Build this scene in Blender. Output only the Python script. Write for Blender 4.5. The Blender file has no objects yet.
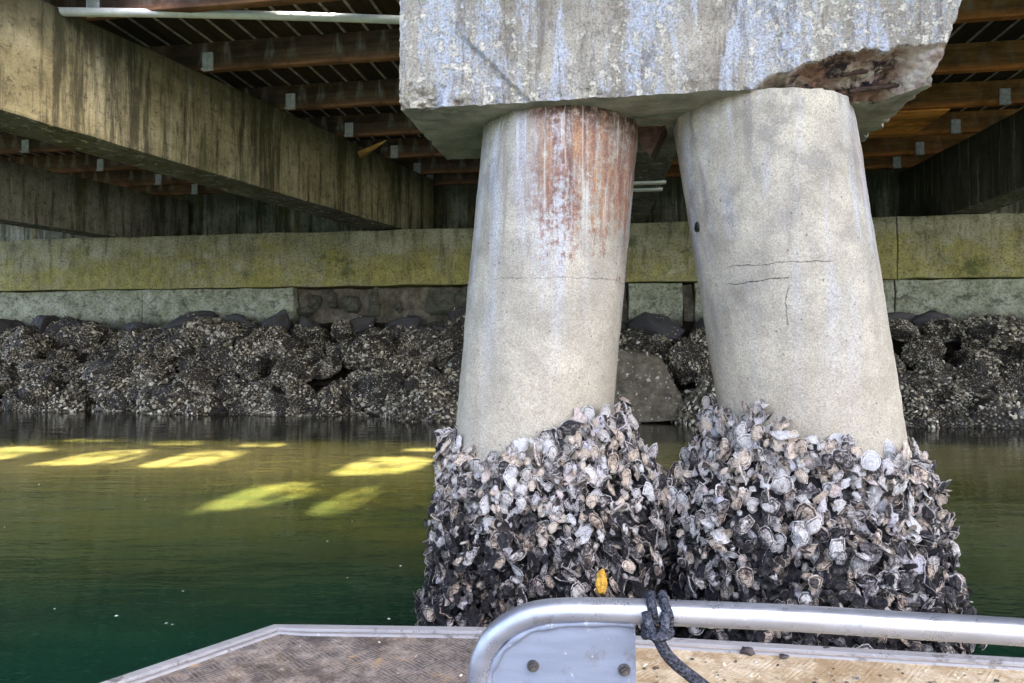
import bpy, bmesh, math, random
from mathutils import Vector, Matrix, noise
rnd = random.Random(7)
S = bpy.context.scene
COL = S.collection
R = math.radians
F, HOR, EYE = 683.0, 345.0, 1.15
A = math.atan(0.155)
CA, SA = math.cos(A), math.sin(A)

# ------------------------------------------------------------------ frames
def W(u, v, z=0.0):
    """pier frame (u along the sea wall, v away from it) -> world"""
    return Vector((u*CA + v*SA, -u*SA + v*CA, z))
def at(x, y, Y):
    return Vector(((x-512)/F*Y, Y, EYE - (y-HOR)/F*Y))
def uv_of(p):
    return (p.x*CA - p.y*SA, p.x*SA + p.y*CA)
def sstep(a, b, x):
    t = max(0.0, min(1.0, (x-a)/(b-a)))
    return t*t*(3-2*t)
def lerp(pts, x):
    if x <= pts[0][0]: return pts[0][1]
    for (x0, y0), (x1, y1) in zip(pts, pts[1:]):
        if x <= x1: return y0 + (y1-y0)*(x-x0)/(x1-x0)
    return pts[-1][1]
def nz(p, s=1.0, o=0.0):
    return noise.noise(Vector((p[0]*s+o, p[1]*s+o*1.7, p[2]*s-o)))
def fbm(p, s=1.0, o=0.0, n=4):
    t, a = 0.0, 1.0
    for i in range(n):
        t += a*nz(p, s, o+i*7.3); a *= .5; s *= 2.05
    return t

# ------------------------------------------------------------------ object helpers
def tag(o, label=None, cat=None, group=None, kind=None):
    if label: o['label'] = label
    if cat: o['category'] = cat
    if group: o['group'] = group
    if kind: o['kind'] = kind
    return o
def empty(name, loc=(0, 0, 0), rz=0.0):
    o = bpy.data.objects.new(name, None); COL.objects.link(o)
    o.empty_display_size = .1
    o.location = loc; o.rotation_euler = (0, 0, rz)
    return o
def link(name, me, parent=None, loc=(0, 0, 0), rz=0.0):
    o = bpy.data.objects.new(name, me); COL.objects.link(o)
    if parent: o.parent = parent
    o.location = loc; o.rotation_euler = (0, 0, rz)
    return o
def mesh(name, vs, fs, mats, smooth=False, cols=None, midx=None):
    me = bpy.data.meshes.new(name)
    me.from_pydata([tuple(v) for v in vs], [], fs)
    if not isinstance(mats, (list, tuple)): mats = [mats]
    for m in mats: me.materials.append(m)
    if smooth: me.polygons.foreach_set('use_smooth', [True]*len(me.polygons))
    if midx: me.polygons.foreach_set('material_index', midx)
    if cols:
        a = me.color_attributes.new('shell', 'FLOAT_COLOR', 'POINT')
        a.data.foreach_set('color', [c for q in cols for c in q])
    me.update()
    return me
def from_bm(name, bm, mats, smooth=False):
    me = bpy.data.meshes.new(name); bm.normal_update(); bm.to_mesh(me); bm.free()
    if not isinstance(mats, (list, tuple)): mats = [mats]
    for m in mats: me.materials.append(m)
    if smooth: me.polygons.foreach_set('use_smooth', [True]*len(me.polygons))
    return me
def fix_normals(me):
    bm = bmesh.new(); bm.from_mesh(me)
    bmesh.ops.recalc_face_normals(bm, faces=bm.faces)
    bm.to_mesh(me); bm.free()
def hexa(vs, fs, c):
    """add an eight-cornered solid: c = 4 bottom corners then 4 top corners (ccw)"""
    b = len(vs); vs.extend(c)
    for f in ((3, 2, 1, 0), (4, 5, 6, 7), (0, 1, 5, 4), (1, 2, 6, 5), (2, 3, 7, 6), (3, 0, 4, 7)):
        fs.append(tuple(b+i for i in f))
def box(vs, fs, x0, x1, y0, y1, z0, z1):
    hexa(vs, fs, [(x0, y0, z0), (x1, y0, z0), (x1, y1, z0), (x0, y1, z0),
                  (x0, y0, z1), (x1, y0, z1), (x1, y1, z1), (x0, y1, z1)])
def bevelled(name, vs, fs, mat, w=.01, seg=2, rough=0.0, cuts=0):
    me = mesh(name, vs, fs, mat)
    bm = bmesh.new(); bm.from_mesh(me)
    bmesh.ops.recalc_face_normals(bm, faces=bm.faces)
    if cuts:
        for _ in range(cuts):
            es = [e for e in bm.edges if e.calc_length() > .35]
            if es: bmesh.ops.subdivide_edges(bm, edges=es, cuts=1, use_grid_fill=True)
    if w: bmesh.ops.bevel(bm, geom=[e for e in bm.edges if len(e.link_faces) == 2 and e.calc_face_angle(0) > .5],
                          offset=w, segments=seg, affect='EDGES', profile=.6)
    if rough:
        for v in bm.verts:
            v.co += Vector((nz(v.co, 3.1, 1), nz(v.co, 3.1, 5), nz(v.co, 3.1, 9)))*rough
    bm.to_mesh(me); bm.free()
    return me
def tube(vs, fs, pts, rad, seg=16, cap=True, rfun=None):
    pts = [Vector(p) for p in pts]; n = len(pts); b = len(vs)
    t0 = (pts[1]-pts[0]).normalized()
    up = Vector((0, 0, 1)) if abs(t0.z) < .9 else Vector((0, 1, 0))
    nrm = (up - t0*up.dot(t0)).normalized()
    for i, p in enumerate(pts):
        t = (pts[min(i+1, n-1)]-pts[max(i-1, 0)]).normalized()
        nrm = (nrm - t*nrm.dot(t)).normalized(); bn = t.cross(nrm)
        r = rad if rfun is None else rad*rfun(i/(n-1))
        for k in range(seg):
            a = 2*math.pi*k/seg
            vs.append(p + (nrm*math.cos(a)+bn*math.sin(a))*r)
    for i in range(n-1):
        for k in range(seg):
            k2 = (k+1) % seg
            fs.append((b+i*seg+k, b+i*seg+k2, b+(i+1)*seg+k2, b+(i+1)*seg+k))
    if cap:
        fs.append(tuple(b+k for k in range(seg))[::-1]); fs.append(tuple(b+(n-1)*seg+k for k in range(seg)))
def smooth_path(pts, n=8):
    pts = [Vector(p) for p in pts]; out = []
    for i in range(len(pts)-1):
        p0 = pts[max(i-1, 0)]; p1 = pts[i]; p2 = pts[i+1]; p3 = pts[min(i+2, len(pts)-1)]
        for k in range(n):
            t = k/n
            out.append(.5*((2*p1)+(p2-p0)*t+(2*p0-5*p1+4*p2-p3)*t*t+(3*p1-p0-3*p2+p3)*t**3))
    out.append(pts[-1]); return out

# ------------------------------------------------------------------ node helper
class M:
    def __init__(s, name):
        s.m = bpy.data.materials.new(name); s.m.use_nodes = True
        s.t = s.m.node_tree; s.t.nodes.clear(); s._tc = None
    def n(s, typ, **kw):
        o = s.t.nodes.new(typ)
        for k, v in kw.items(): setattr(o, k, v)
        return o
    def set(s, sock, v):
        if v is None: return
        if isinstance(v, bpy.types.NodeSocket): s.t.links.new(v, sock)
        elif isinstance(v, (tuple, list)):
            sock.default_value = tuple(v)+((1.0,) if len(v) == 3 and sock.type == 'RGBA' else ())
        else: sock.default_value = v
    def obj(s):
        if not s._tc: s._tc = s.n('ShaderNodeTexCoord')
        return s._tc.outputs['Object']
    def pos(s): return s.n('ShaderNodeNewGeometry').outputs['Position']
    def map(s, vec, scale=(1, 1, 1), loc=(0, 0, 0), rot=(0, 0, 0)):
        o = s.n('ShaderNodeMapping'); s.set(o.inputs[0], vec); s.set(o.inputs[1], loc); s.set(o.inputs[2], rot); s.set(o.inputs[3], scale)
        return o.outputs[0]
    def noise(s, vec, scale=5, det=6, rough=.55, dist=0.0):
        o = s.n('ShaderNodeTexNoise'); s.set(o.inputs['Vector'], vec); s.set(o.inputs['Scale'], scale)
        s.set(o.inputs['Detail'], det); s.set(o.inputs['Roughness'], rough); s.set(o.inputs['Distortion'], dist)
        return o.outputs[0]
    def voro(s, vec, scale=5, out='Distance', feature='F1', rand=1.0):
        o = s.n('ShaderNodeTexVoronoi', feature=feature); s.set(o.inputs['Vector'], vec); s.set(o.inputs['Scale'], scale)
        s.set(o.inputs['Randomness'], rand)
        return o.outputs[out]
    def sep(s, vec):
        o = s.n('ShaderNodeSeparateXYZ'); s.set(o.inputs[0], vec); return o.outputs
    def comb(s, x, y, z):
        o = s.n('ShaderNodeCombineXYZ')
        for i, q in enumerate((x, y, z)): s.set(o.inputs[i], q)
        return o.outputs[0]
    def mt(s, op, a, b=None, c=None):
        o = s.n('ShaderNodeMath', operation=op); s.set(o.inputs[0], a); s.set(o.inputs[1], b); s.set(o.inputs[2], c)
        return o.outputs[0]
    def step(s, x, lo, hi, a=0.0, b=1.0):
        o = s.n('ShaderNodeMapRange', interpolation_type='SMOOTHSTEP'); s.set(o.inputs[0], x)
        if lo > hi: lo, hi, a, b = hi, lo, b, a
        for i, q in enumerate((lo, hi, a, b)): s.set(o.inputs[i+1], q)
        return o.outputs[0]
    def ramp(s, x, stops):
        o = s.n('ShaderNodeValToRGB'); s.set(o.inputs[0], x); e = o.color_ramp.elements
        while len(e) < len(stops): e.new(.5)
        for i, (p, c) in enumerate(stops):
            e[i].position = p; e[i].color = tuple(c)+(1,)
        return o.outputs[0]
    def mix(s, f, a, b, mode='MIX'):
        o = s.n('ShaderNodeMix', data_type='RGBA', blend_type=mode)
        s.set(o.inputs[0], f); s.set(o.inputs[6], a); s.set(o.inputs[7], b)
        return o.outputs[2]
    def mul(s, a, b): return s.mt('MULTIPLY', a, b)
    def attr(s, name): return s.n('ShaderNodeAttribute', attribute_name=name).outputs['Color']
    def rand(s): return s.n('ShaderNodeObjectInfo').outputs['Random']
    def bump(s, h, strength=.5, dist=.01, nrm=None):
        o = s.n('ShaderNodeBump'); s.set(o.inputs['Strength'], strength); s.set(o.inputs['Distance'], dist)
        s.set(o.inputs['Height'], h); s.set(o.inputs['Normal'], nrm)
        return o.outputs[0]
    def out(s, col, rough=.8, nrm=None, metal=0.0, spec=.4, **kw):
        p = s.n('ShaderNodeBsdfPrincipled'); s.set(p.inputs['Base Color'], col); s.set(p.inputs['Roughness'], rough)
        s.set(p.inputs['Normal'], nrm); s.set(p.inputs['Metallic'], metal); s.set(p.inputs['Specular IOR Level'], spec)
        for k, v in kw.items(): s.set(p.inputs[k], v)
        o = s.n('ShaderNodeOutputMaterial'); s.t.links.new(p.outputs[0], o.inputs[0])
        return s.m

# ------------------------------------------------------------------ materials
def mat_concrete_cap():
    m = M('weathered cap concrete'); o = m.obj()
    big = m.noise(o, 3.5, 9, .68)
    c = m.ramp(big, [(.28, (.17, .14, .105)), (.5, (.33, .29, .23)), (.72, (.54, .48, .375))])
    wide = m.noise(m.map(o, (4.5, 4.5, .5), (1, 7, 3)), 1, 4, .6)
    c = m.mix(m.step(wide, .44, .58, 0, .7), c, (.50, .455, .37))
    st = m.noise(m.map(o, (11, 11, 1.9)), 1, 8, .7, .5)
    c = m.mix(m.mul(m.step(st, .46, .58, 0, .9), m.step(m.noise(o, 14, 6, .7), .3, .5, .35, 1)), c, (.53, .565, .64))
    st2 = m.noise(m.map(o, (17, 17, 1.9), (3, 1, 2)), 1, 8, .72, .4)
    c = m.mix(m.step(st2, .50, .64, 0, .75), c, (.15, .12, .09))
    area = m.step(m.noise(m.map(o, (2.6, 2.6, 1.2), (9, 2, 4)), 1, 4, .6), .38, .50)
    lich = m.mul(m.step(m.noise(o, 30, 8, .78), .49, .56), area)
    c = m.mix(m.mul(lich, .9), c, (.74, .68, .55))
    w = m.step(m.noise(m.map(o, (1, 1, .8), (4, 4, 4)), 17, 8, .78), .585, .63)
    c = m.mix(m.mul(w, .8), c, (.74, .72, .66))
    gr = m.step(m.noise(m.map(o, (1, 1, .6), (2, 6, 1)), 10, 9, .8), .555, .63)
    c = m.mix(m.mul(gr, .6), c, (.13, .115, .095))
    fine = m.noise(o, 150, 5, .8)
    c = m.mix(m.step(fine, .38, .56, .6, 0), c, (.11, .10, .09))
    pit = m.step(m.voro(o, 42), .05, .16)
    c = m.mix(m.step(m.voro(o, 17), .08, .03, 0, .7), c, (.05, .045, .04))
    h = m.mt('ADD', m.mul(m.noise(o, 45, 8, .75), 1.3), m.mul(pit, .35))
    h = m.mt('ADD', h, m.mul(lich, .3))
    return m.out(c, .88, m.bump(h, .9, .014), spec=.25)
def mat_spall():
    m = M('broken concrete with rust'); o = m.obj()
    n1 = m.noise(o, 11, 8, .7); n2 = m.noise(m.map(o, (9, 9, 22)), 1, 6, .7)
    c = m.ramp(n1, [(.3, (.12, .09, .07)), (.43, (.32, .25, .19)), (.55, (.50, .43, .35)), (.7, (.68, .63, .56))])
    x = m.sep(o)[0]
    zone = m.mul(m.step(x, 1.12, 1.25), m.step(x, 1.56, 1.46))
    c = m.mix(m.mul(m.mul(m.step(n2, .44, .54), zone), .65), c, (.22, .10, .055))
    c = m.mix(m.mul(m.step(n2, .60, .50), m.mul(m.step(n1, .5, .42), zone)), c, (.035, .025, .03))
    ag = m.voro(o, 48, 'Color'); d = m.voro(o, 48)
    c = m.mix(.06, c, ag, 'SOFT_LIGHT')
    h = m.mt('SUBTRACT', m.noise(o, 30, 8, .75), m.mul(d, .7))
    return m.out(c, .9, m.bump(h, 1.0, .03), spec=.2)
def mat_underside():
    m = M('algae stained concrete underside'); o = m.obj()
    n1 = m.noise(o, 5, 8, .65); n2 = m.noise(m.map(o, (4, 22, 4)), 1, 5, .6)
    c = m.ramp(n1, [(.3, (.10, .10, .08)), (.5, (.25, .26, .20)), (.7, (.42, .40, .33))])
    c = m.mix(m.step(n2, .5, .66, 0, .7), c, (.15, .21, .16))
    return m.out(c, .9, m.bump(m.noise(o, 40, 6, .7), .6, .01), spec=.2)
def mat_pile(rust):
    m = M('pile concrete ' + ('rust streaked' if rust else 'pale cracked')); o = m.obj(); x, y, z = m.sep(o)
    if not rust: x = m.mt('ADD', x, .826+.158*1.905)
    n1 = m.noise(o, 5, 8, .65)
    c = m.ramp(n1, [(.34, (.23, .205, .155)), (.52, (.385, .345, .265)), (.68, (.51, .455, .345))])
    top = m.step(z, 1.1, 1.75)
    st = m.noise(m.map(o, (11, 11, .8), (2, 0, 1)), 1, 5, .6)
    c = m.mix(m.mul(m.step(st, .48, .66), m.step(z, .9, 1.5, .15, .65)), c, (.43, .455, .52))
    st2 = m.noise(m.map(o, (14, 14, 1.0), (5, 3, 1)), 1, 5, .62)
    c = m.mix(m.mul(m.step(st2, .52, .68), m.step(z, 1.0, 1.7, .15, .7)), c, (.17, .155, .135))
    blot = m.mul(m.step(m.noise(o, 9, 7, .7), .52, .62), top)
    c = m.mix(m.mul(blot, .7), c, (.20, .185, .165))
    # tan tide zone lower down
    c = m.mix(m.mul(m.step(z, 1.35, .95), .45), c, (.47, .395, .28))
    med = m.noise(o, 36, 8, .8)
    c = m.mix(m.step(med, .40, .52, .28, 0), c, (.25, .225, .18))
    c = m.mix(m.step(med, .58, .66, 0, .25), c, (.62, .59, .51))
    fine = m.noise(o, 190, 4, .8)
    c = m.mix(m.step(fine, .38, .54, .62, 0), c, (.17, .155, .125))
    c = m.mix(m.step(fine, .58, .68, 0, .5), c, (.6, .58, .53))
    c = m.mix(m.step(m.voro(o, 24), .10, .05, 0, .75), c, (.08, .075, .07))
    wob = m.mt('SUBTRACT', m.noise(o, 14, 5, .7), .5)
    def crack(coord, at_, th, lo, hi, other, sl=0.0):
        q = m.mt('ADD', m.mt('SUBTRACT', coord, at_), m.mul(wob, .035))
        if sl: q = m.mt('ADD', q, m.mul(other, sl))
        return m.mul(m.step(m.mt('ABSOLUTE', q), th, th*.35), m.mul(m.step(other, lo, lo+.03), m.step(other, hi, hi-.03)))
    if rust:
        reg = m.mul(m.mul(m.step(m.mt('ADD', x, m.mul(m.mt('SUBTRACT', m.noise(o, 9, 6, .7), .5), .14)), -.01, .14), m.step(x, .52, .40)), m.step(y, .05, -.02))
        lowfade = m.step(z, .85, 1.85)
        rs = m.noise(m.map(o, (26, 26, 2.2), (1, 4, 2)), 1, 8, .72); rn = m.noise(o, 42, 8, .78)
        amt = m.mt('ADD', rs, m.mul(m.mt('SUBTRACT', lowfade, .62), .62))
        amt = m.mt('ADD', amt, m.mul(m.mt('SUBTRACT', rn, .5), 1.2))
        amt = m.mt('ADD', amt, m.mul(m.mt('SUBTRACT', m.noise(m.map(o, (1, 1, .6), (3, 3, 1)), 8, 6, .7), .5), .7))
        k = m.mul(m.step(amt, .50, .72), reg)
        rc = m.ramp(m.noise(m.map(o, (30, 30, 3), (7, 2, 5)), 1, 6, .7), [(.3, (.10, .052, .042)), (.48, (.24, .115, .075)), (.6, (.36, .175, .075)), (.72, (.50, .29, .13))])
        rc = m.mix(m.step(m.noise(o, 120, 5, .8), .4, .6, .6, 0), rc, (.07, .035, .03))
        c = m.mix(m.mul(m.mul(k, .9), m.step(m.noise(m.map(o, (70, 70, 9)), 1, 5, .75), .34, .52, .25, 1)), c, rc)
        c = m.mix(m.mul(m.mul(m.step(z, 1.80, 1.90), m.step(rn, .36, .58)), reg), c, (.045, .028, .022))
        drip = m.mul(m.step(m.noise(m.map(o, (60, 60, 1.2)), 1, 2, .5), .63, .67), m.step(z, 1.3, 1.7))
        c = m.mix(m.mul(drip, .28), c, (.66, .62, .54))
        ck = m.mul(crack(z, 1.36, .0022, -.4, .5, x), m.step(m.noise(o, 9, 4, .6), .38, .6, .1, .6))
    else:
        pink = m.mul(m.step(z, 1.5, 1.86), m.mul(m.step(x, 1.02, 1.10), m.step(m.noise(m.map(o, (20, 20, 2)), 1, 6, .7), .42, .6)))
        c = m.mix(m.mul(pink, .55), c, (.44, .21, .11))
        ck = m.mul(crack(z, 1.393, .0020, .66, .95, x, 0), .8)
        ck = m.mt('MAXIMUM', ck, crack(z, 1.298, .0026, .66, .83, x, -.06))
        ck = m.mt('MAXIMUM', ck, m.mul(m.mul(crack(x, .815, .0018, 1.19, 1.34, z, 0), m.step(y, .0, -.1)), .7))
    ck = m.mul(ck, m.step(m.noise(o, 60, 5, .7), .3, .55, .35, 1))
    c = m.mix(m.mul(ck, .9), c, (.05, .042, .035))
    h = m.mt('ADD', m.mul(m.noise(o, 90, 6, .72), .8), m.mul(m.noise(o, 20, 5, .6), .5))
    h = m.mt('SUBTRACT', h, m.mul(ck, .9))
    return m.out(c, .86, m.bump(h, .55, .008), spec=.25)
def mat_beam(name, lo, mid, hi, green=.4, dark=.5):
    m = M(name); o = m.obj()
    n1 = m.noise(o, 1.6, 8, .68)
    c = m.ramp(n1, [(.3, lo), (.5, mid), (.7, hi)])
    st = m.mt('ADD', m.mul(m.noise(m.map(o, (2.4, 2.4, .22)), 1, 7, .7), .6), m.mul(m.noise(m.map(o, (11, 11, .9), (3, 5, 1)), 1, 7, .72), .4))
    brk = m.noise(m.map(o, (2, 2, 1.1), (1, 8, 2)), 1, 8, .75)
    c = m.mix(m.mul(m.step(st, .45, .56, 0, dark*1.8), m.step(brk, .32, .52, .4, 1)), c, (.06, .056, .032))
    st2 = m.noise(m.map(o, (8, 8, .3), (4, 2, 7)), 1, 7, .7)
    c = m.mix(m.mul(m.step(st2, .55, .64, 0, .8), m.step(brk, .62, .45)), c, (.60, .56, .46))
    tanp = m.noise(m.map(o, (4, 4, .5), (9, 2, 2)), 1, 6, .7)
    c = m.mix(m.step(tanp, .52, .66, 0, green), c, (.36, .25, .09))
    g = m.noise(m.map(o, (3, 3, .8), (8, 1, 3)), 1, 6, .65)
    c = m.mix(m.step(g, .5, .66, 0, green), c, (.11, .12, .03))
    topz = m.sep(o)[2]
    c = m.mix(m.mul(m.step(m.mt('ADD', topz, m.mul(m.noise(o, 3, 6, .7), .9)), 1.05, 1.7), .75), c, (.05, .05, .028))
    c = m.mix(m.step(m.noise(o, 9, 9, .8), .36, .50, .7, 0), c, (.06, .056, .04))
    c = m.mix(m.step(m.noise(o, 48, 5, .8), .36, .5, .4, 0), c, (.05, .047, .035))
    return m.out(c, .9, m.bump(m.noise(o, 25, 8, .7), .6, .02), spec=.2)
def mat_moss_wall():
    m = M('moss covered concrete'); o = m.obj(); z = m.sep(o)[2]
    n1 = m.noise(o, 1.8, 8, .7)
    c = m.ramp(n1, [(.3, (.22, .21, .13)), (.5, (.41, .385, .25)), (.7, (.58, .54, .40))])
    st = m.noise(m.map(o, (7, 7, 1.2)), 1, 6, .65)
    c = m.mix(m.step(st, .5, .66, 0, .6), c, (.08, .075, .055))
    mo = m.noise(m.map(o, (.8, .8, 1.2), (2, 2, 2)), 1, 10, .78, .4)
    low = m.step(z, 1.15, .0)
    k = m.step(m.mt('ADD', mo, m.mul(low, .18)), .50, .70)
    mc = m.ramp(m.noise(o, 7, 7, .7), [(.3, (.20, .19, .05)), (.52, (.40, .36, .085)), (.72, (.58, .49, .15))])
    mc = m.mix(m.step(m.noise(m.map(o, (5, 5, .6), (1, 3, 3)), 1, 7, .72), .46, .62, 0, .6), mc, (.17, .16, .06))
    c = m.mix(m.mul(k, .8), c, mc)
    dg = m.mul(m.step(m.noise(m.map(o, (1.1, 1.1, 1.2), (6, 1, 0)), 1, 7, .72), .54, .66), .75)
    c = m.mix(dg, c, (.05, .075, .025))
    sp = m.noise(o, 26, 5, .8)
    c = m.mix(m.step(sp, .36, .52, .7, 0), c, (.06, .058, .03))
    c = m.mix(m.step(sp, .60, .70, 0, .6), c, (.46, .43, .32))
    return m.out(c, .92, m.bump(m.noise(o, 22, 8, .75), .8, .03), spec=.15)
def mat_block():
    m = M('lichen grey stone block'); o = m.obj()
    n1 = m.noise(o, 2.6, 8, .7)
    c = m.ramp(n1, [(.3, (.18, .19, .115)), (.5, (.36, .37, .25)), (.7, (.54, .54, .42))])
    c = m.mix(m.step(m.noise(m.map(o, (1, 1, 1.6), (3, 1, 2)), 3.0, 10, .8), .52, .60, 0, .8), c, (.07, .066, .045))
    c = m.mix(m.step(m.noise(m.map(o, (1, 1, 1), (7, 1, 2)), 6, 9, .8), .54, .62, 0, .55), c, (.40, .40, .33))
    c = m.mix(m.step(m.noise(o, 34, 5, .8), .6, .7, 0, .6), c, (.5, .5, .42))
    c = m.mix(m.step(m.noise(o, 20, 7, .8), .38, .54, .75, 0), c, (.08, .085, .055))
    c = m.mix(m.mul(m.step(m.mt('ADD', m.sep(o)[2], m.mul(m.noise(o, 4, 8, .8), .5)), .62, .4), .8), c, (.05, .045, .03))
    return m.out(c, .9, m.bump(m.noise(o, 20, 8, .75), .8, .02), spec=.2)
def mat_earth():
    m = M('dark earth bank'); o = m.obj()
    c = m.ramp(m.noise(o, 5, 8, .75), [(.3, (.012, .010, .008)), (.55, (.04, .03, .02)), (.75, (.10, .075, .05))])
    return m.out(c, .95, m.bump(m.noise(o, 14, 8, .75), 1, .05), spec=.15)
def mat_rubble():
    m = M('brown rubble fill'); o = m.obj()
    c = m.ramp(m.noise(o, 4, 8, .75), [(.3, (.05, .042, .028)), (.5, (.14, .118, .08)), (.7, (.30, .275, .20))])
    return m.out(c, .95, m.bump(m.noise(o, 14, 8, .75), 1, .05), spec=.15)
def mat_rock(name, crust):
    m = M(name); o = m.obj(); r = m.rand()
    p = m.comb(m.mt('ADD', m.sep(o)[0], m.mul(r, 30)), m.sep(o)[1], m.sep(o)[2])
    c = m.ramp(m.noise(p, 4, 8, .7), [(.3, (.022, .019, .015)), (.55, (.06, .05, .037)), (.75, (.13, .11, .085))])
    if crust:
        v = m.voro(p, 34, 'Color'); vr = m.sep(v)[0]; d = m.voro(p, 34)
        k = m.mul(m.step(vr, .30, .42), m.mul(m.step(d, .55, .35), m.step(m.noise(p, 3.4, 5, .65), .36, .52)))
        sc = m.ramp(m.sep(v)[1], [(.2, (.15, .12, .075)), (.5, (.34, .28, .18)), (.8, (.58, .51, .38))])
        c = m.mix(m.mul(k, .9), c, sc)
        h = m.mt('SUBTRACT', m.noise(p, 18, 7, .75), m.mul(d, .9))
        return m.out(c, .7, m.bump(h, 1, .06), spec=.35)
    c = m.mix(.5, c, (.085, .085, .088))
    return m.out(c, .75, m.bump(m.noise(p, 9, 8, .72), .8, .05), spec=.3)
def mat_slab():
    m = M('brown barnacled slab'); o = m.obj()
    c = m.ramp(m.noise(o, 6, 8, .75), [(.3, (.05, .042, .028)), (.5, (.15, .125, .085)), (.7, (.28, .24, .165))])
    v = m.voro(o, 20, 'Color'); d = m.voro(o, 20)
    c = m.mix(m.mul(m.step(m.sep(v)[0], .72, .8), m.step(d, .35, .2)), c, (.45, .42, .36))
    return m.out(c, .85, m.bump(m.noise(o, 14, 8, .75), 1, .04), spec=.2)
def mat_flake():
    m = M('small shells'); a = m.attr('shell'); r, g, b = m.sep(a)
    c = m.ramp(g, [(.0, (.045, .038, .024)), (.24, (.16, .13, .085)), (.48, (.38, .32, .21)), (.7, (.62, .55, .40)), (1, (.84, .79, .66))])
    c = m.mix(m.mul(m.step(b, .88, .95), .4), c, (.26, .27, .31))
    return m.out(c, .6, spec=.35)
def mat_shell():
    m = M('oyster shell'); a = m.attr('shell'); r, g, b = m.sep(a); o = m.obj()
    n1 = m.noise(o, 120, 8, .86); n2 = m.noise(o, 48, 7, .75)
    q = m.mt('ADD', m.mt('ADD', m.mul(g, .58), .075), m.mul(m.mt('SUBTRACT', n1, .5), 1.7))
    q = m.mt('ADD', q, m.mul(b, .36)); q = m.mt('ADD', q, m.mul(m.mt('SUBTRACT', n2, .5), 1.5))
    edge = m.mul(m.step(r, .70, .82), m.step(r, .97, .88))
    q = m.mt('ADD', m.mt('SUBTRACT', q, m.mul(edge, .22)), m.mul(m.step(r, .90, 1.0), .26))
    c = m.ramp(q, [(.16, (.006, .006, .007)), (.36, (.032, .028, .030)), (.48, (.12, .10, .092)), (.58, (.34, .285, .24)), (.70, (.72, .65, .57)), (.88, (.90, .86, .80))])
    tan = m.step(m.mt('FRACT', m.mul(g, 7.13)), .5, .75, 0, .65)
    c = m.mix(tan, c, m.mix(1, c, (1.0, .80, .58), 'MULTIPLY'))
    lil = m.step(m.mt('FRACT', m.mul(g, 13.7)), .75, .9, 0, .5)
    c = m.mix(lil, c, m.mix(1, c, (.84, .82, 1.0), 'MULTIPLY'))
    band = m.mt('SINE', m.mt('ADD', m.mul(r, 21), m.mul(n1, 30)))
    c = m.mix(m.step(band, .2, 1, 0, .4), c, (.05, .042, .048))
    h = m.mt('ADD', m.mul(band, .35), m.noise(o, 170, 5, .75))
    return m.out(c, m.step(n1, .3, .7, .18, .5), m.bump(h, .8, .004), spec=.5)
def mat_core():
    m = M('black gap and hole shade'); o = m.obj()  # black base paints shade into the shell gaps and the pile hole
    c = m.ramp(m.noise(o, 40, 6, .75), [(.35, (.006, .006, .006)), (.6, (.025, .022, .02)), (.8, (.09, .08, .07))])
    return m.out(c, .6, m.bump(m.voro(o, 45), 1, .02), spec=.4)
def mat_wood(name, lo, hi, stain=.6):
    m = M(name); o = m.obj(); x, y, z = m.sep(o)
    g = m.noise(m.map(o, (1.2, 18, 26)), 1, 7, .68)
    c = m.ramp(g, [(.3, lo), (.7, hi)])
    n = m.noise(o, 2.2, 7, .7)
    c = m.mix(m.step(n, .45, .62, 0, .55), c, tuple(q*.3 for q in lo))
    c = m.mix(m.step(m.noise(m.map(o, (.5, 4, 4)), 1, 6, .7), .4, .6, .15, .6), c, (.022, .015, .012))
    cell = m.mt('DIVIDE', x, .29); fl = m.mt('FLOOR', cell); fr = m.mt('ABSOLUTE', m.mt('SUBTRACT', m.mt('FRACT', cell), .5))
    wn = m.n('ShaderNodeTexWhiteNoise', noise_dimensions='2D'); m.set(wn.inputs['Vector'], m.comb(fl, m.rand(), 0))
    wid = m.mt('ADD', .08, m.mul(m.mt('SUBTRACT', .36, z), .85))
    tri = m.step(m.mt('SUBTRACT', wid, fr), -.06, .16)
    tri = m.mul(tri, m.mul(m.step(z, .02, .16), m.step(wn.outputs['Value'], .0, .45)))
    tri = m.mul(tri, m.step(m.noise(m.map(o, (30, 30, 4)), 1, 5, .7), .3, .6))
    tri = m.mul(tri, m.step(m.noise(o, 8, 5, .7), .3, .65, .25, 1))
    c = m.mix(m.mul(tri, stain*.85), c, (.36, .33, .30))
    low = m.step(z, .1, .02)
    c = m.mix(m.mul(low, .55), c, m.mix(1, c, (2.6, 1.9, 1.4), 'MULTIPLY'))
    return m.out(c, .85, m.bump(g, .5, .01), spec=.2)
def mat_plank():
    m = M('dark deck timber'); o = m.obj()
    g = m.noise(m.map(o, (26, 1.2, 18)), 1, 6, .7)
    return m.out(m.ramp(g, [(.3, (.018, .014, .011)), (.7, (.06, .045, .032))]), .9, m.bump(g, .4, .01), spec=.15)
def mat_plain(name, col, rough=.7, metal=0.0, var=.35, scale=18, bump=.3, spec=.4):
    m = M(name); o = m.obj(); n = m.noise(o, scale, 7, .7)
    c = m.mix(m.step(n, .35, .65), tuple(q*(1-var) for q in col), tuple(min(1, q*(1+var*.5)) for q in col))
    return m.out(c, rough, m.bump(n, bump, .006), metal, spec)
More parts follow.
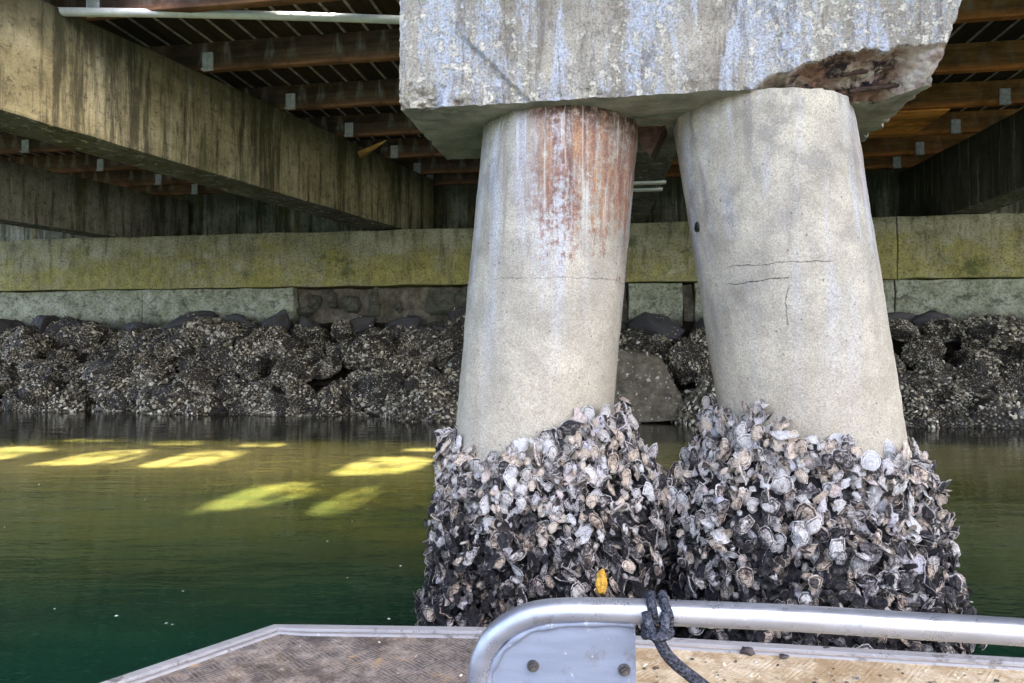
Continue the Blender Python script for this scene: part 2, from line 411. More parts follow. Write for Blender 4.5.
def mat_water():
    m = M('murky green water'); o = m.obj(); x, y, z = m.sep(o)
    wob = m.mul(m.mt('SUBTRACT', m.noise(m.map(o, (.5, .9, 1)), 1, 4, .6), .5), 1.6)
    sh = m.step(m.mt('ADD', y, wob), 2.4, 6.2)
    deep = m.ramp(m.noise(m.map(o, (.6, 1.6, 1)), 1.3, 5, .6), [(.3, (.004, .022, .013)), (.7, (.010, .042, .021))])
    shal = m.ramp(m.noise(m.map(o, (1.1, 3.2, 1), (3, 3, 0), (0, 0, .2)), 1, 7, .7), [(.3, (.05, .072, .015)), (.7, (.17, .15, .026))])
    c = m.mix(sh, deep, shal)
    bank = m.step(m.mt('ADD', y, m.mul(m.mt('ADD', wob, m.mul(x, .155)), .35)), 7.75, 8.35)
    c = m.mix(bank, c, (.022, .022, .012))
    # still, silty inshore strip
    film = m.mul(m.step(m.mt('ADD', y, m.mul(wob, .8)), 5.2, 6.8), m.step(m.mt('ADD', y, m.mul(wob, .3)), 8.3, 7.6))
    film = m.mul(film, m.step(m.noise(m.map(o, (.5, 4, 1), (1, 2, 0)), 1, 7, .75), .32, .56))
    c = m.mix(m.mul(film, .8), c, (.26, .22, .07))
    h = m.noise(m.map(o, (1.2, 3.4, 1)), 1.4, 4, .55)
    h2 = m.noise(m.map(o, (6, 15, 1)), 1, 4, .6)
    hh = m.mt('ADD', h, m.mul(h2, .07))
    return m.out(c, m.mt('ADD', .035, m.mul(film, .12)), m.bump(hh, .07, .12), spec=.5, IOR=1.33)
def mat_boat_deck():
    m = M('muddy tread plate'); o = m.obj(); x, y, z = m.sep(o)
    ck = m.n('ShaderNodeTexChecker'); wp = m.mix(.06, o, m.n('ShaderNodeTexNoise').outputs[1]); m.set(ck.inputs[0], wp); ck.inputs['Scale'].default_value = 30
    s1 = m.mt('SINE', m.mul(m.mt('ADD', x, y), 560)); s2 = m.mt('SINE', m.mul(m.mt('SUBTRACT', x, y), 560))
    tr = m.mix(ck.outputs['Fac'], s1, s2)
    tread = m.step(tr, .15, .7)
    n1 = m.noise(o, 7, 8, .72); n2 = m.noise(o, 30, 8, .75)
    al = m.ramp(n2, [(.3, (.11, .105, .105)), (.7, (.30, .29, .30))])
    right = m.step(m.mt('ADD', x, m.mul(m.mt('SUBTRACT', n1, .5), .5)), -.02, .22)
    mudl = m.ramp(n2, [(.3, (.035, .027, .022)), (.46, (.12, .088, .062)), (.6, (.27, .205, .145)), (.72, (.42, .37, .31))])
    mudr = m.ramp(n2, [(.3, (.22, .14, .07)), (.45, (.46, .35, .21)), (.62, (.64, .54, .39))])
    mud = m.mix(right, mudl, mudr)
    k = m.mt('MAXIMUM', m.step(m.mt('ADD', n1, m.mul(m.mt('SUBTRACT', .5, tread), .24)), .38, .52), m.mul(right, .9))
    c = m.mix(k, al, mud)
    bl = m.mul(m.step(n1, .36, .24), m.step(n2, .55, .4))
    c = m.mix(m.mul(m.step(m.noise(o, 11, 8, .8), .60, .70), .8), c, (.03, .025, .024))
    och = m.step(m.noise(m.map(o, (1, 1, 1), (4, 4, 0)), 14, 7, .75), .6, .68)
    c = m.mix(m.mul(och, .6), c, (.46, .27, .10))
    c = m.mix(m.step(m.noise(o, 6, 10, .82), .49, .60, 0, .75), c, m.mix(right, (.055, .042, .036), (.30, .20, .10)))
    h = m.mt('ADD', m.mul(tread, m.mix(right, (.9, .9, .9), (.25, .25, .25))), m.mul(n2, .9))
    return m.out(c, .75, m.bump(h, 1.0, .005), spec=.3)
def mat_alu(name, col, rough=.38, dirt=.4, metal=.75):
    m = M(name); o = m.obj()
    n1 = m.noise(o, 16, 7, .72); n2 = m.noise(m.map(o, (4, 60, 60)), 1, 4, .6)
    c = m.mix(m.step(n2, .35, .65), tuple(q*.85 for q in col), col)
    c = m.mix(m.step(n1, .56, .66, 0, dirt), c, (.10, .085, .07))
    c = m.mix(m.step(m.noise(o, 55, 5, .8), .62, .7, 0, dirt), c, (.7, .7, .7))
    return m.out(c, m.step(n1, .3, .7, rough-.08, rough+.2), m.bump(n1, .15, .003), metal, .5)
def mat_rope():
    m = M('dark braided rope'); o = m.obj()
    v = m.voro(m.map(o, (1, 1, 1)), 210); n = m.noise(o, 60, 5, .7)
    c = m.ramp(m.mt('ADD', m.mul(v, .6), m.mul(n, .5)), [(.3, (.012, .014, .02)), (.7, (.05, .055, .07)), (.9, (.14, .14, .16))])
    return m.out(c, .85, m.bump(v, 1, .006), spec=.2)

CAPM, SPALL, UNDER = mat_concrete_cap(), mat_spall(), mat_underside()
PILE_R, PILE_P = mat_pile(True), mat_pile(False)
BEAM1 = mat_beam('tan streaked beam concrete', (.22, .19, .10), (.45, .39, .225), (.62, .55, .36))
BEAM2 = mat_beam('grey brown beam concrete', (.24, .215, .165), (.40, .365, .29), (.54, .50, .41), .25, .45)
BEAM3 = mat_beam('dark grey beam concrete', (.07, .068, .06), (.13, .125, .11), (.20, .19, .17), .15, .5)
BEAM4 = mat_beam('grey beam concrete', (.16, .155, .14), (.28, .275, .24), (.40, .385, .33), .2, .4)
BACKW = mat_beam('mossy dark back wall concrete', (.14, .15, .10), (.32, .32, .24), (.52, .50, .41), .7, .5)
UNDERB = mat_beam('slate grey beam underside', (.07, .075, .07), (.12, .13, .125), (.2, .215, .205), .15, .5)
MOSS, BLOCK, EARTH, RUBBLE = mat_moss_wall(), mat_block(), mat_earth(), mat_rubble()
ROCKC, ROCKB, SLABM = mat_rock('shell crusted rock', True), mat_rock('bare grey rock', False), mat_slab()
FLAKE, SHELL, CORE = mat_flake(), mat_shell(), mat_core()
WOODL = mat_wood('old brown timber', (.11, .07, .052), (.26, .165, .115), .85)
WOODR = mat_wood('warm lit-coloured timber', (.26, .12, .042), (.54, .26, .09), .35)  # orange tone puts the warm light on the right joists into the wood
SUNWOOD = mat_wood('sun coloured timber', (.60, .32, .09), (.85, .50, .16), .0)  # golden tone paints sunlight into the wood of board and splinter
PLANK = mat_plank()
SEAMLIT = mat_plain('pale seam light', (.34, .32, .30), .8, 0, .5, 7)  # pale colour carries the light on plank edges
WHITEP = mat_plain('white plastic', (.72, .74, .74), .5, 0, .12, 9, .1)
BRACK = mat_plain('white painted steel', (.62, .63, .66), .5, 0, .3, 30)
WATER = mat_water()
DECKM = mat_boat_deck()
ALU = mat_alu('bare aluminium tube', (.33, .355, .40), .3)
ALUP = mat_alu('painted aluminium plate', (.17, .195, .24), .5, .45, .2)
ALUE = mat_alu('worn aluminium edge', (.36, .35, .35), .55, .85, .4)
BOLT = mat_plain('dark bolt steel', (.10, .095, .09), .45, .7, .4, 60)
ROPE = mat_rope()
RUST = mat_plain('black rust', (.05, .028, .018), .9, 0, .6, 40, .8)
SPONGE = mat_plain('orange sponge', (.62, .33, .04), .8, 0, .5, 70, .8)
FOAM = mat_plain('white foam', (.7, .7, .64), .8, 0, .1)
CHIP = mat_plain('dark shell chip', (.045, .036, .034), .7, 0, .5, 80)
HULLM = mat_alu('hull aluminium', (.4, .41, .42), .5, .5, .6)

# ------------------------------------------------------------------ setting: water, bed, bank
vs, fs = [], []
me = mesh('water', [(-300, -300, 0), (300, -300, 0), (300, 60, 0), (-300, 60, 0)], [(0, 1, 2, 3)], WATER)
tag(link('water', me), kind='structure')
# bank under the rocks, pier frame
vs, fs = [], []
prof = [(9.4, -1.2), (10.9, -.1), (11.5, .55), (12.1, 1.15), (12.6, 1.55), (30, 1.6)]
us = [-60+i*1.0 for i in range(121)]
for u in us:
    for (v, z) in prof: vs.append((u, v+.12*nz((u, v, 3), .9), z+.12*nz((u, v, 0), 1.3)))
k = len(prof)
for i in range(len(us)-1):
    for j in range(k-1): fs.append((i*k+j, (i+1)*k+j, (i+1)*k+j+1, i*k+j+1))
tag(link('bank', mesh('bank', vs, fs, EARTH, True), rz=-A), kind='structure')

# ------------------------------------------------------------------ sea wall: headwall, back wall, block course
VW = 12.35
def wall_u(x, y0=12.5):
    t = (x-512)/F; Y = y0/(1+.155*t); return uv_of(Vector((t*Y, Y, 0)))[0]
def slab(name, mat, u0, u1, v0, v1, z0, z1, parent=None, w=.015, rough=.02, cuts=6):
    vs, fs = [], []; box(vs, fs, u0, u1, 0, v1-v0, 0, z1-z0)
    me = bevelled(name, vs, fs, mat, w, 2, rough, cuts)
    if parent:
        return link(name, me, parent, (0, v0, z0))
    return link(name, me, None, W(0, v0, z0), -A)
jt = wall_u(897)
hw = empty('headwall', W(0, VW, 2.27), -A)
tag(hw, 'long mossy yellow green concrete headwall running behind the piles above the blocks', 'seawall')
def hpanel(u0, u1):
    vs, fs = [], []; box(vs, fs, u0, u1, 0, 2.1, 0, 1.05)
    link('wall_panel', bevelled('wall_panel', vs, fs, MOSS, .02, 2, .025, 6), hw)
hpanel(-30, wall_u(-260)); hpanel(wall_u(-260)+.008, jt); hpanel(jt+.012, 26)
bw = slab('back_wall', BACKW, -30, 26, 14.3, 14.8, 3.30, 4.95)
tag(bw, 'grey stained concrete back wall above the ledge under the deck ends', 'wall')
# dark mossy patch of wall behind left beams
bc = empty('block_course', W(0, VW+.10, 1.40), -A)
tag(bc, 'course of lichen grey stone blocks below the mossy headwall and above the boulders', 'stone wall')
edges = [-520, -330, -130, 138, 292]
def blk(x0, x1, m=BLOCK, dv=0.0, top=.855, w=.02):
    u0, u1 = wall_u(x0), wall_u(x1)
    vs, fs = [], []; box(vs, fs, u0+.012, u1-.012, dv, .7, 0, top)
    link('block', bevelled('block', vs, fs, m, w, 2, .03, 4), bc)
for a, b in zip(edges, edges[1:]): blk(a, b, BLOCK, rnd.uniform(-.02, .02))
blk(628, 684, BLOCK, .0); blk(696, 897); blk(897, 1090); blk(1090, 1400)
vs, fs = [], []; box(vs, fs, wall_u(292), wall_u(628), .16, .7, 0, .85)
box(vs, fs, wall_u(684), wall_u(696), .16, .7, 0, .85)
link('rubble_fill', bevelled('rubble_fill', vs, fs, RUBBLE, .01, 1, .06, 5), bc)
def chunk_mesh(seed, sx, sy, sz, mat, sub=3, planes=9, rough=.10):
    r2 = random.Random(seed); bm = bmesh.new()
    bmesh.ops.create_icosphere(bm, subdivisions=sub, radius=1)
    pl = []
    for _ in range(planes):
        n = Vector((r2.gauss(0, 1), r2.gauss(0, 1), r2.gauss(0, 1))).normalized(); pl.append((n, r2.uniform(.55, .85)))
    for v in bm.verts:
        p = v.co.copy()
        for n, d in pl:
            e = p.dot(n)-d
            if e > 0: p -= n*e*.92
        p *= 1+rough*fbm(p, 1.6, seed*3.1)
        p += p.normalized()*.03*fbm(p, 6, seed)
        v.co = Vector((p.x*sx, p.y*sy, p.z*sz))
    return from_bm('rock', bm, mat, True)
for (x, y, sx, sz) in ((311, 300, .14, .17), (327, 297, .10, .2), (345, 302, .2, .22), (370, 299, .13, .28), (440, 298, .42, .26), (395, 305, .1, .12), (302, 308, .2, .12), (462, 300, .2, .3)):
    u = wall_u(x); z = EYE+(HOR-y)/F*12.3
    link('stone', chunk_mesh(int(x), sx*1.15, .2, sz*1.1, BLOCK, 4, 14, .16), bc, (u, .17, z-1.40))

# ------------------------------------------------------------------ riprap
def add_flake(vs, fs, cols, p, n, size, r2, seg=6):
    t = n.orthogonal().normalized(); q = n.cross(t); b = len(vs); ph = r2.uniform(0, 6.28)
    g = r2.random()**1.6; bb = r2.random()
    el = r2.uniform(.5, .9)
    vs.append(p+n*size*.35); cols.append((0, g, bb, 1))
    vs.append(p-n*size*.25); cols.append((0, g*.3, bb, 1))
    for k in range(seg):
        a = 2*math.pi*k/seg+ph; rr = size*r2.uniform(.75, 1.15)
        vs.append(p+t*math.cos(a)*rr+q*math.sin(a)*rr*el+n*size*r2.uniform(-.12, .12)); cols.append((1, g*.75, bb, 1))
    for k in range(seg):
        k2 = (k+1) % seg
        fs.append((b, b+2+k, b+2+k2)); fs.append((b+1, b+2+k2, b+2+k))
def crust_for(me, seed, count, cover):
    r2 = random.Random(seed); ps = [p for p in me.polygons]
    wt = [p.area for p in ps]; vs, fs, cols = [], [], []
    tries = 0
    for p in r2.choices(ps, wt, k=count*3):
        c = p.center
        if fbm(c, 2.6, seed*.7) < cover: continue
        n = (p.normal + Vector((r2.uniform(-1, 1), r2.uniform(-1, 1), r2.uniform(-1, 1)))*.95).normalized()
        add_flake(vs, fs, cols, Vector(c)+p.normal*r2.uniform(-.005, .03), n, r2.choice((.013, .016, .02, .024, .03, .038)), r2)
        tries += 1
        if tries >= count: break
    return mesh('oyster_crust', vs, fs, FLAKE, False, cols)
protos = []
for i in range(11):
    bare = i >= 8
    s = 1.0
    mr = chunk_mesh(100+i, .52*s, .44*s, .40*s, ROCKB if bare else ROCKC, 4, 12, .21)
    mr.update()
    protos.append((mr, crust_for(mr, 40+i, 90 if bare else 2300, .28 if bare else -.12)))
def place_rock(u, v, z, sc, kind, label, cat='boulder', group='boulders heaped along the bank below the seawall'):
    mr, mc = protos[kind]
    o = link('boulder', mr, None, W(u, v, z))
    o.rotation_euler = (rnd.uniform(-.5, .5), rnd.uniform(-.5, .5), rnd.uniform(0, 6.28)); o.scale = sc
    tag(o, label, cat, group)
    c = link('oyster_crust', mc, o); c['kind'] = 'stuff'
LBL = 'dark boulder crusted with small oyster shells in the heap between water and block course'
LBB = 'mostly bare dark grey boulder in the top row against the block course'
rows = [(10.75, .0, .72), (11.0, .30, .66), (11.3, .62, .64), (11.6, .92, .60), (11.9, 1.20, .58)]
for ri, (v, z, st) in enumerate(rows):
    u = -12.2+rnd.random()*.6
    while u < 8.8:
        if ri < 4 or True:
            s = rnd.choice((.55, .7, .85, 1, 1.15, 1.45))*rnd.uniform(.9, 1.1)
            px = (W(u, v).x/W(u, v).y)*F+512
            if not (ri < 3 and 600 < px < 700):
                place_rock(u, v+rnd.uniform(-.26, .2), z+rnd.uniform(-.18, .16)-.12*(s-1), (s*rnd.uniform(.85, 1.3), s, s*rnd.uniform(.8, 1.1)), rnd.randrange(8), LBL if True else LBB)
        u += st*rnd.uniform(.75, 1.2)
u = -12
while u < 8.8:
    s = rnd.uniform(.6, .95)
    place_rock(u, 12.12, 1.42+rnd.uniform(-.08, .08), (s*1.35, s*.7, s*.75), 8+rnd.randrange(3), LBB, 'boulder', 'bare boulders along the top of the bank')
    u += rnd.uniform(.6, 1.15)
# the leaning slab between the piles
pa = [at(606, 425, 10.0), at(694, 420, 10.0), at(660, 357, 10.5), at(616, 349, 10.6)]
vs = [p for p in pa]+[p+Vector((.1, 1.0, .05)) for p in pa]
fs = [(0, 1, 2, 3), (7, 6, 5, 4), (1, 0, 4, 5), (2, 1, 5, 6), (3, 2, 6, 7), (0, 3, 7, 4)]
me = bevelled('slab', vs, fs, SLABM, .05, 3, .05, 3)
so = tag(link('stone_slab', me), 'large brown flat faced slab leaning at the waterline seen between the two piles', 'boulder')
c = link('oyster_crust', crust_for(me, 77, 900, -.25), so); c['kind'] = 'stuff'

# ------------------------------------------------------------------ pier superstructure
ZB, ZT, ZP = EYE+2.18, EYE+3.42, EYE+3.77
def beam(name, mat, p0, p1, wvec, z0b, z0t, z1b, z1t, label, w=.03):
    """p0,p1: world xy of the near-face ends; wvec: horizontal offset to the far face"""
    o0 = Vector((p0[0], p0[1], z0b)); L = Vector((p1[0]-p0[0], p1[1]-p0[1], 0)); d = L.normalized()
    ang = math.atan2(d.y, d.x); inv = Matrix.Rotation(-ang, 3, 'Z')
    wl = inv @ Vector((wvec[0], wvec[1], 0)); wl.x = 0
    ln = L.length; vs, fs = [], []
    hexa(vs, fs, [(0, 0, 0), (ln, 0, z1b-z0b), (ln, wl.y, z1b-z0b), (0, wl.y, 0),
                  (0, 0, z0t-z0b), (ln, 0, z1t-z0b), (ln, wl.y, z1t-z0b), (0, wl.y, z0t-z0b)])
    me = bevelled(name, vs, fs, mat, w, 2, .012, 5)
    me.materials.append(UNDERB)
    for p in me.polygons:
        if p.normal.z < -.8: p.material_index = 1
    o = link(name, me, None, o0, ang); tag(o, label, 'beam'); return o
d1 = Vector((-2.18+4.79, 12.72-6.39, 0)).normalized()
e1 = Vector((-2.18, 12.72, 0))+d1*1.5; s1 = Vector((-4.79, 6.39, 0))-d1*4.2
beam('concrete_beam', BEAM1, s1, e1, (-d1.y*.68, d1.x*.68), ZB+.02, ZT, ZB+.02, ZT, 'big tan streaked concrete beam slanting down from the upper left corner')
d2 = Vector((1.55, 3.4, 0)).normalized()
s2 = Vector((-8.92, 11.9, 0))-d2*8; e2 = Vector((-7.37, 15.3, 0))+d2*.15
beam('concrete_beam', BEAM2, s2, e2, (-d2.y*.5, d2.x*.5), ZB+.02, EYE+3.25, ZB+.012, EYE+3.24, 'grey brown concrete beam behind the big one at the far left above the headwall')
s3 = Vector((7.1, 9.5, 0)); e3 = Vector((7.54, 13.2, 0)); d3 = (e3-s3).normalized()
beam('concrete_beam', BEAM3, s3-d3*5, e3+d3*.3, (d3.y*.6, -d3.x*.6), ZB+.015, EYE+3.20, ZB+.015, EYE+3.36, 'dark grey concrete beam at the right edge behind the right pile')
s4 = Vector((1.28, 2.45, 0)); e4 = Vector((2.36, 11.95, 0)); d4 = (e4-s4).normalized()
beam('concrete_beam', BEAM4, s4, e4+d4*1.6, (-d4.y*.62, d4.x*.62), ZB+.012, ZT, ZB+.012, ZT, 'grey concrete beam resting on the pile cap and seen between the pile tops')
# pale strips added for the light streaks below that beam
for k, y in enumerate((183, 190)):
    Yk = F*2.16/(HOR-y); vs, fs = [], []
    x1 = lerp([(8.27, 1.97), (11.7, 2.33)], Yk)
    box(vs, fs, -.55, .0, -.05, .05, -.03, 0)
    o = link('pale_streak_strip', bevelled('light_streak', vs, fs, WHITEP, .004, 1), None, (x1, Yk, ZB+.008), -A)
    tag(o, '%s of two thin pale strips added for light streaks under the beam between the pile tops' % ('upper' if k == 0 else 'lower'), 'light_streak')
# joists
JV = [v*.988 for v in (2.1, 3.55, 5.0, 6.46, 7.94, 9.42, 10.8, 12.15, 13.4, 14.35)]
JZH = ZP-ZT
ordn = ['nearest', 'second', 'third', 'fourth', 'fifth', 'sixth', 'seventh', 'eighth', 'ninth', 'tenth']
bx_left = {}
for i, v in enumerate(JV):
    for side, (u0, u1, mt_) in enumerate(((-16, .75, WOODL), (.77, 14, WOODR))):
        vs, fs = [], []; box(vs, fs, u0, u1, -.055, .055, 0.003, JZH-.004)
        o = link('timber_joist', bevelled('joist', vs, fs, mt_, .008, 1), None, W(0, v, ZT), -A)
        tag(o, ('dark brown timber joist across the left bays, %s from the boat' if side == 0 else 'warm lit-coloured timber joist across the right bays, %s from the boat') % ordn[i], 'joist', 'timber joists under the deck')
        # white brackets where the joist meets a beam
        def br(u):
            vs2, fs2 = [], []; box(vs2, fs2, u-.07, u+.07, -.085, -.058, -.02, .21)
            box(vs2, fs2, u-.07, u+.07, -.115, -.088, -.02, .004)
            link('bracket', bevelled('bracket', vs2, fs2, BRACK, .004, 1), o)
        if side == 0:
            p = W(0, v); ub = lerp([(5.58, -5.71), (12.23, -4.10)], v)
            if v > 5: br(ub+.14)
            if v > 9: br(lerp([(10.4, -10.55), (14, -9.55)], v)+.12)
        elif v > 7: br(lerp([(10.2, 5.55), (14.2, 5.43)], v)-.12)
# deck planks (with a few boards missing, which let the sun down onto the water)
OFF = (2.0, -.62)
bay1, bay2, bay3 = (JV[2]+.03, JV[3]-.03), (JV[1]+.03, JV[2]-.03), (JV[3]+.05, 7.0)
holes = []
for (uc, w, b) in ((-6.5, .8, bay1), (-5.22, .74, bay1), (-4.2, .66, bay1), (-2.2, .72, bay1), (-2.0, .26, bay2), (-2.66, .56, bay2), (-6.35, .7, bay3), (-5.1, .62, bay3), (-4.05, .5, bay3), (-2.05, .6, bay3)):
    holes.append((uc+OFF[0]-w/2, uc+OFF[0]+w/2, b[0]+rnd.uniform(0, .15), b[1]-rnd.uniform(0, .2)))
DV0 = -1.1  # unseen overhang, extended past the boat to cut its sky light
dk = empty('pier_deck', W(0, DV0, ZP), -A)
tag(dk, 'dark timber plank deck of the pier overhead, carried on the joists', 'pier deck')
vs, fs = [], []; PW = .29
rag = []
for (a, b, c, d) in holes:
    n = max(2, int((b-a)/.036)); sk_ = rnd.uniform(.1, .3)*(d-c); q_ = (d-c)/1.4
    for i in range(n):
        t = i/n; m_ = abs(t-.5)*2
        rag.append((a+(b-a)*t, a+(b-a)*(t+1/n), c+sk_*t+.35*q_*m_**2*rnd.random()+rnd.uniform(0, .12)*q_, d-.6*q_*m_**2*rnd.random()-rnd.uniform(0, .2)*q_))
cut = []
for q in rag:
    p_ = q[2]; L_ = q[3]-q[2]
    if rnd.random() < .45:
        m0 = q[2]+L_*rnd.uniform(.15, .75); m1 = m0+rnd.uniform(.06, .30)
        if m0-q[2] > .05: cut.append((q[0], q[1], q[2], m0))
        if q[3]-m1 > .05: cut.append((q[0], q[1], m1, q[3]))
    elif rnd.random() < .88: cut.append(q)
holes = cut
cuts_u = sorted(set([-16+i*PW for i in range(106)]+[h for q in holes for h in q[:2]]))
for ua, ub in zip(cuts_u, cuts_u[1:]):
    if ub-ua < .004: continue
    mid = (ua+ub)/2; iv = [(DV0, 14.9)]
    for h in holes:
        if h[0] < mid < h[1]:
            nv = []
            for (a, b) in iv:
                if h[2] > a and h[3] < b: nv += [(a, h[2]), (h[3], b)]
                else: nv.append((a, b))
            iv = nv
    for (a, b) in iv:
        box(vs, fs, ua+.001, ub-.001, a-DV0, b-DV0, rnd.uniform(0, .004), .05)
link('planking', mesh('planking', vs, fs, PLANK), dk)
vs, fs = [], []
for i in range(106):
    u = -16+i*PW
    if any(h[0]-.06 < u < h[1]+.06 for h in holes):
        box(vs, fs, u-.016, u+.016, 6.5-DV0, 14.8-DV0, -.012, -.001); continue
    box(vs, fs, u-.016, u+.016, 0.02, 14.8-DV0, -.012, -.001)
o = link('seam_light_strip', mesh('seam_light_strip', vs, fs, SEAMLIT), dk); o['kind'] = 'stuff'  # pale strips added in place of light along the plank seams
# white pipe
vs, fs = [], []
tube(vs, fs, smooth_path([at(48, 10.8, 6.92), at(180, 12.5, 7.05), at(300, 15.5, 7.15), at(400, 19, 7.25), at(520, 24, 7.4)], 8), .043, 14)
tag(link('white_pipe', mesh('pipe', vs, fs, WHITEP, True)), 'straight white pipe hung across under the joists left of the pile cap', 'pipe')
# splinter of wood, sunlight painted into its orange colour
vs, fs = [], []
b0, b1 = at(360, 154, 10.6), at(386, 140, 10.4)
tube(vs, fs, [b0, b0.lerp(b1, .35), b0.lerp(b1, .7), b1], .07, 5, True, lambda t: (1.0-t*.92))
tag(link('wood_splinter', mesh('splinter', vs, fs, SUNWOOD)), 'splinter of broken wood, sunlight painted in bright orange, sticking up at the end of the big beam', 'splinter')
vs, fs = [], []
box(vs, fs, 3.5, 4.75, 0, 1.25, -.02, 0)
o = link('timber_board', bevelled('board', vs, fs, SUNWOOD, .004, 1), None, W(0, 10.7, ZT-.002), -A)
tag(o, 'timber board, sunlight painted in golden orange, under the joists just right of the pile cap', 'panel')

# ------------------------------------------------------------------ pile cap
CO = at(397, 108, F*.75/237); CL, CD, CH = 1.69, .61, 1.425
cu, cv = uv_of(CO)
def cap_local(x, y):
    """front-plane local (u,z) of an image point"""
    t = (x-512)/F; Y = (CO.y+.155*CO.x)/(1+.155*t); X = t*Y
    u, v = uv_of(Vector((X, Y, 0))); return u-cu, EYE-(y-HOR)/F*Y-CO.z
lip = [cap_local(*p) for p in ((735, 95), (752, 88), (777, 73), (809, 62), (835, 55), (863, 49), (905, 46), (944, 43), (990, 36))]
la, lb = cap_local(458, 30), cap_local(530, 100)
def cap_def(p):
    u, v, z = p
    n1 = fbm((u, v, z), 9, 2); n2 = fbm((u, v, z), 30, 5)
    du = dv = dz = 0.0; sp = 0
    fr = max(0.0, 1-v/CD)
    lz = lerp(lip, u)+.016*fbm((u, 0, 1), 14, 3) if u > lip[0][0] else -1
    if lz > 0 and z < lz:
        ins = lz-z; t = min(1, ins/max(lz, .02))
        d = .028*sstep(0, .012, ins)+.125*t**.75*sstep(lip[0][0], 1.15, u)
        d += .05*sstep(.02, .08, ins)*abs(n1)+.014*n2*sstep(0, .02, ins)
        d *= 1-.6*sstep(CL-.16, CL-.02, u)*(1-.3*n1)
        dv += d*fr**.7; sp = 1
    # diagonal ledge in the face
    if v < .05:
        s = (u-la[0])/(lb[0]-la[0]); zl = la[1]+(lb[1]-la[1])*s
        if -.05 < s < 1.2:
            b = zl-z+.006*n2
            dv += .017*sstep(-.003, .008, b)*sstep(.22, .0, b)*sstep(-.05, .15, s)*sstep(1.2, .8, s)
        # rough lower left corner and flaky bottom edge
        dv += max(0, n2)*.030*sstep(.13, .03, z+.03*n1)*sstep(.30, .12, u)
    dv += .008*n1*sstep(.06, 0, z)*fr
    if v < .06: dv += (.014*abs(n2)+.004)*sstep(.04, 0, z)*sstep(.06, 0, v)
    if z < .03: dz += .008*abs(n1)*sstep(.06, 0, v)
    # right end broken back towards the bottom
    if u > CL-.3:
        k = ((u-(CL-.3))/.3)
        du -= k*(.105*sstep(.42, 0, z)+.018*n1+.004*n2)
    # worn left arris
    if u < .02: du += .006+.007*abs(n2)
    dv += .0035*n1+.002*n2 if v < .01 else 0
    if z < .01: dz += .006*n1+.003*n2
    # sagging broken flake hanging by the left pile
    return (u+du, v+dv, z+dz), sp
def steps(a, b, n): return [a+(b-a)*i/n for i in range(n+1)]
U_ = steps(0, 1.0, 120)+steps(1.0, CL, 180)[1:]; V_ = steps(0, CD, 60); Z_ = steps(0, .34, 85)+steps(.34, .52, 20)[1:]+steps(.52, CH, 10)[1:]
vs, fs, mi = [], [], []
def patch(fn, As, Bs, m):
    b = len(vs); sps = []
    for a in As:
        for c in Bs:
            q, s = cap_def(fn(a, c)); vs.append(q); sps.append(s)
    nb = len(Bs)
    for i in range(len(As)-1):
        for j in range(nb-1):
            f = (b+i*nb+j, b+(i+1)*nb+j, b+(i+1)*nb+j+1, b+i*nb+j+1)
            fs.append(f); k = [x-b for x in f]
            mi.append(1 if (m == 0 and sum(sps[x] for x in k) >= 3) else m)
patch(lambda a, c: (a, 0, c), U_, Z_, 0)
patch(lambda a, c: (a, CD, c), U_, Z_, 0)
patch(lambda a, c: (0, a, c), V_, Z_, 0)
patch(lambda a, c: (CL, a, c), V_, Z_, 0)
patch(lambda a, c: (a, c, 0), U_, V_, 2)
patch(lambda a, c: (a, c, CH), U_, V_, 0)
me = mesh('pile_cap', vs, fs, [CAPM, SPALL, UNDER], False, None, mi)
bm = bmesh.new(); bm.from_mesh(me)
bmesh.ops.remove_doubles(bm, verts=bm.verts, dist=.0008)
bmesh.ops.recalc_face_normals(bm, faces=bm.faces); bm.to_mesh(me); bm.free()
me.polygons.foreach_set('use_smooth', [True]*len(me.polygons))
for e in me.edges: pass
me.set_sharp_from_angle(angle=R(38))
cap = empty('pile_cap', CO, -A)
tag(cap, 'massive weathered concrete pile cap with a broken rusty lower right corner on two piles', 'pile cap')
link('block', me, cap)
# rusty lip hanging beside the left pile top
def cl(x, y, dv):
    q = at(x, y, 1.0); d = (Vector((q.x, q.y, q.z-EYE)))
    o = Vector((0, 0, EYE)); # intersect with local plane v = cv+dv
    nrm = Vector((SA, CA, 0)); t = (cv+dv)/(nrm.dot(d)); w = o+d*t
    u, v = uv_of(w); return Vector((u-cu, v-cv, w.z-CO.z))
vs, fs = [], []
P = [cl(x, y, .30) for x, y in ((632, 118), (672, 112), (662, 132), (651, 156), (643, 148), (637, 134))]
b = len(P)
vs = P+[p+Vector((.02, .10, .01)) for p in P]
fs = [tuple(range(b)), tuple(range(2*b-1, b-1, -1))]+[(i, i+b, (i+1) % b+b, (i+1) % b) for i in range(b)]
me = mesh('hanging_flake', vs, fs, RUST); fix_normals(me)
link('hanging_flake', me, cap)
# exposed reinforcing bars in the break
for k, (x0, y0, x1, y1) in enumerate(((842, 74, 922, 62), (850, 91, 900, 84))):
    vs, fs = [], []
    p0, p1 = cl(x0, y0, .085+.03*k), cl(x1, y1, .085+.03*k)
    tube(vs, fs, [p0.lerp(p1, t/10)+Vector((0, .006*nz((t, k, 0), .8), .004*nz((t, k, 3), .7))) for t in range(11)], .008, 8)
    link('rebar', mesh('rebar', vs, fs, RUST, True), cap)

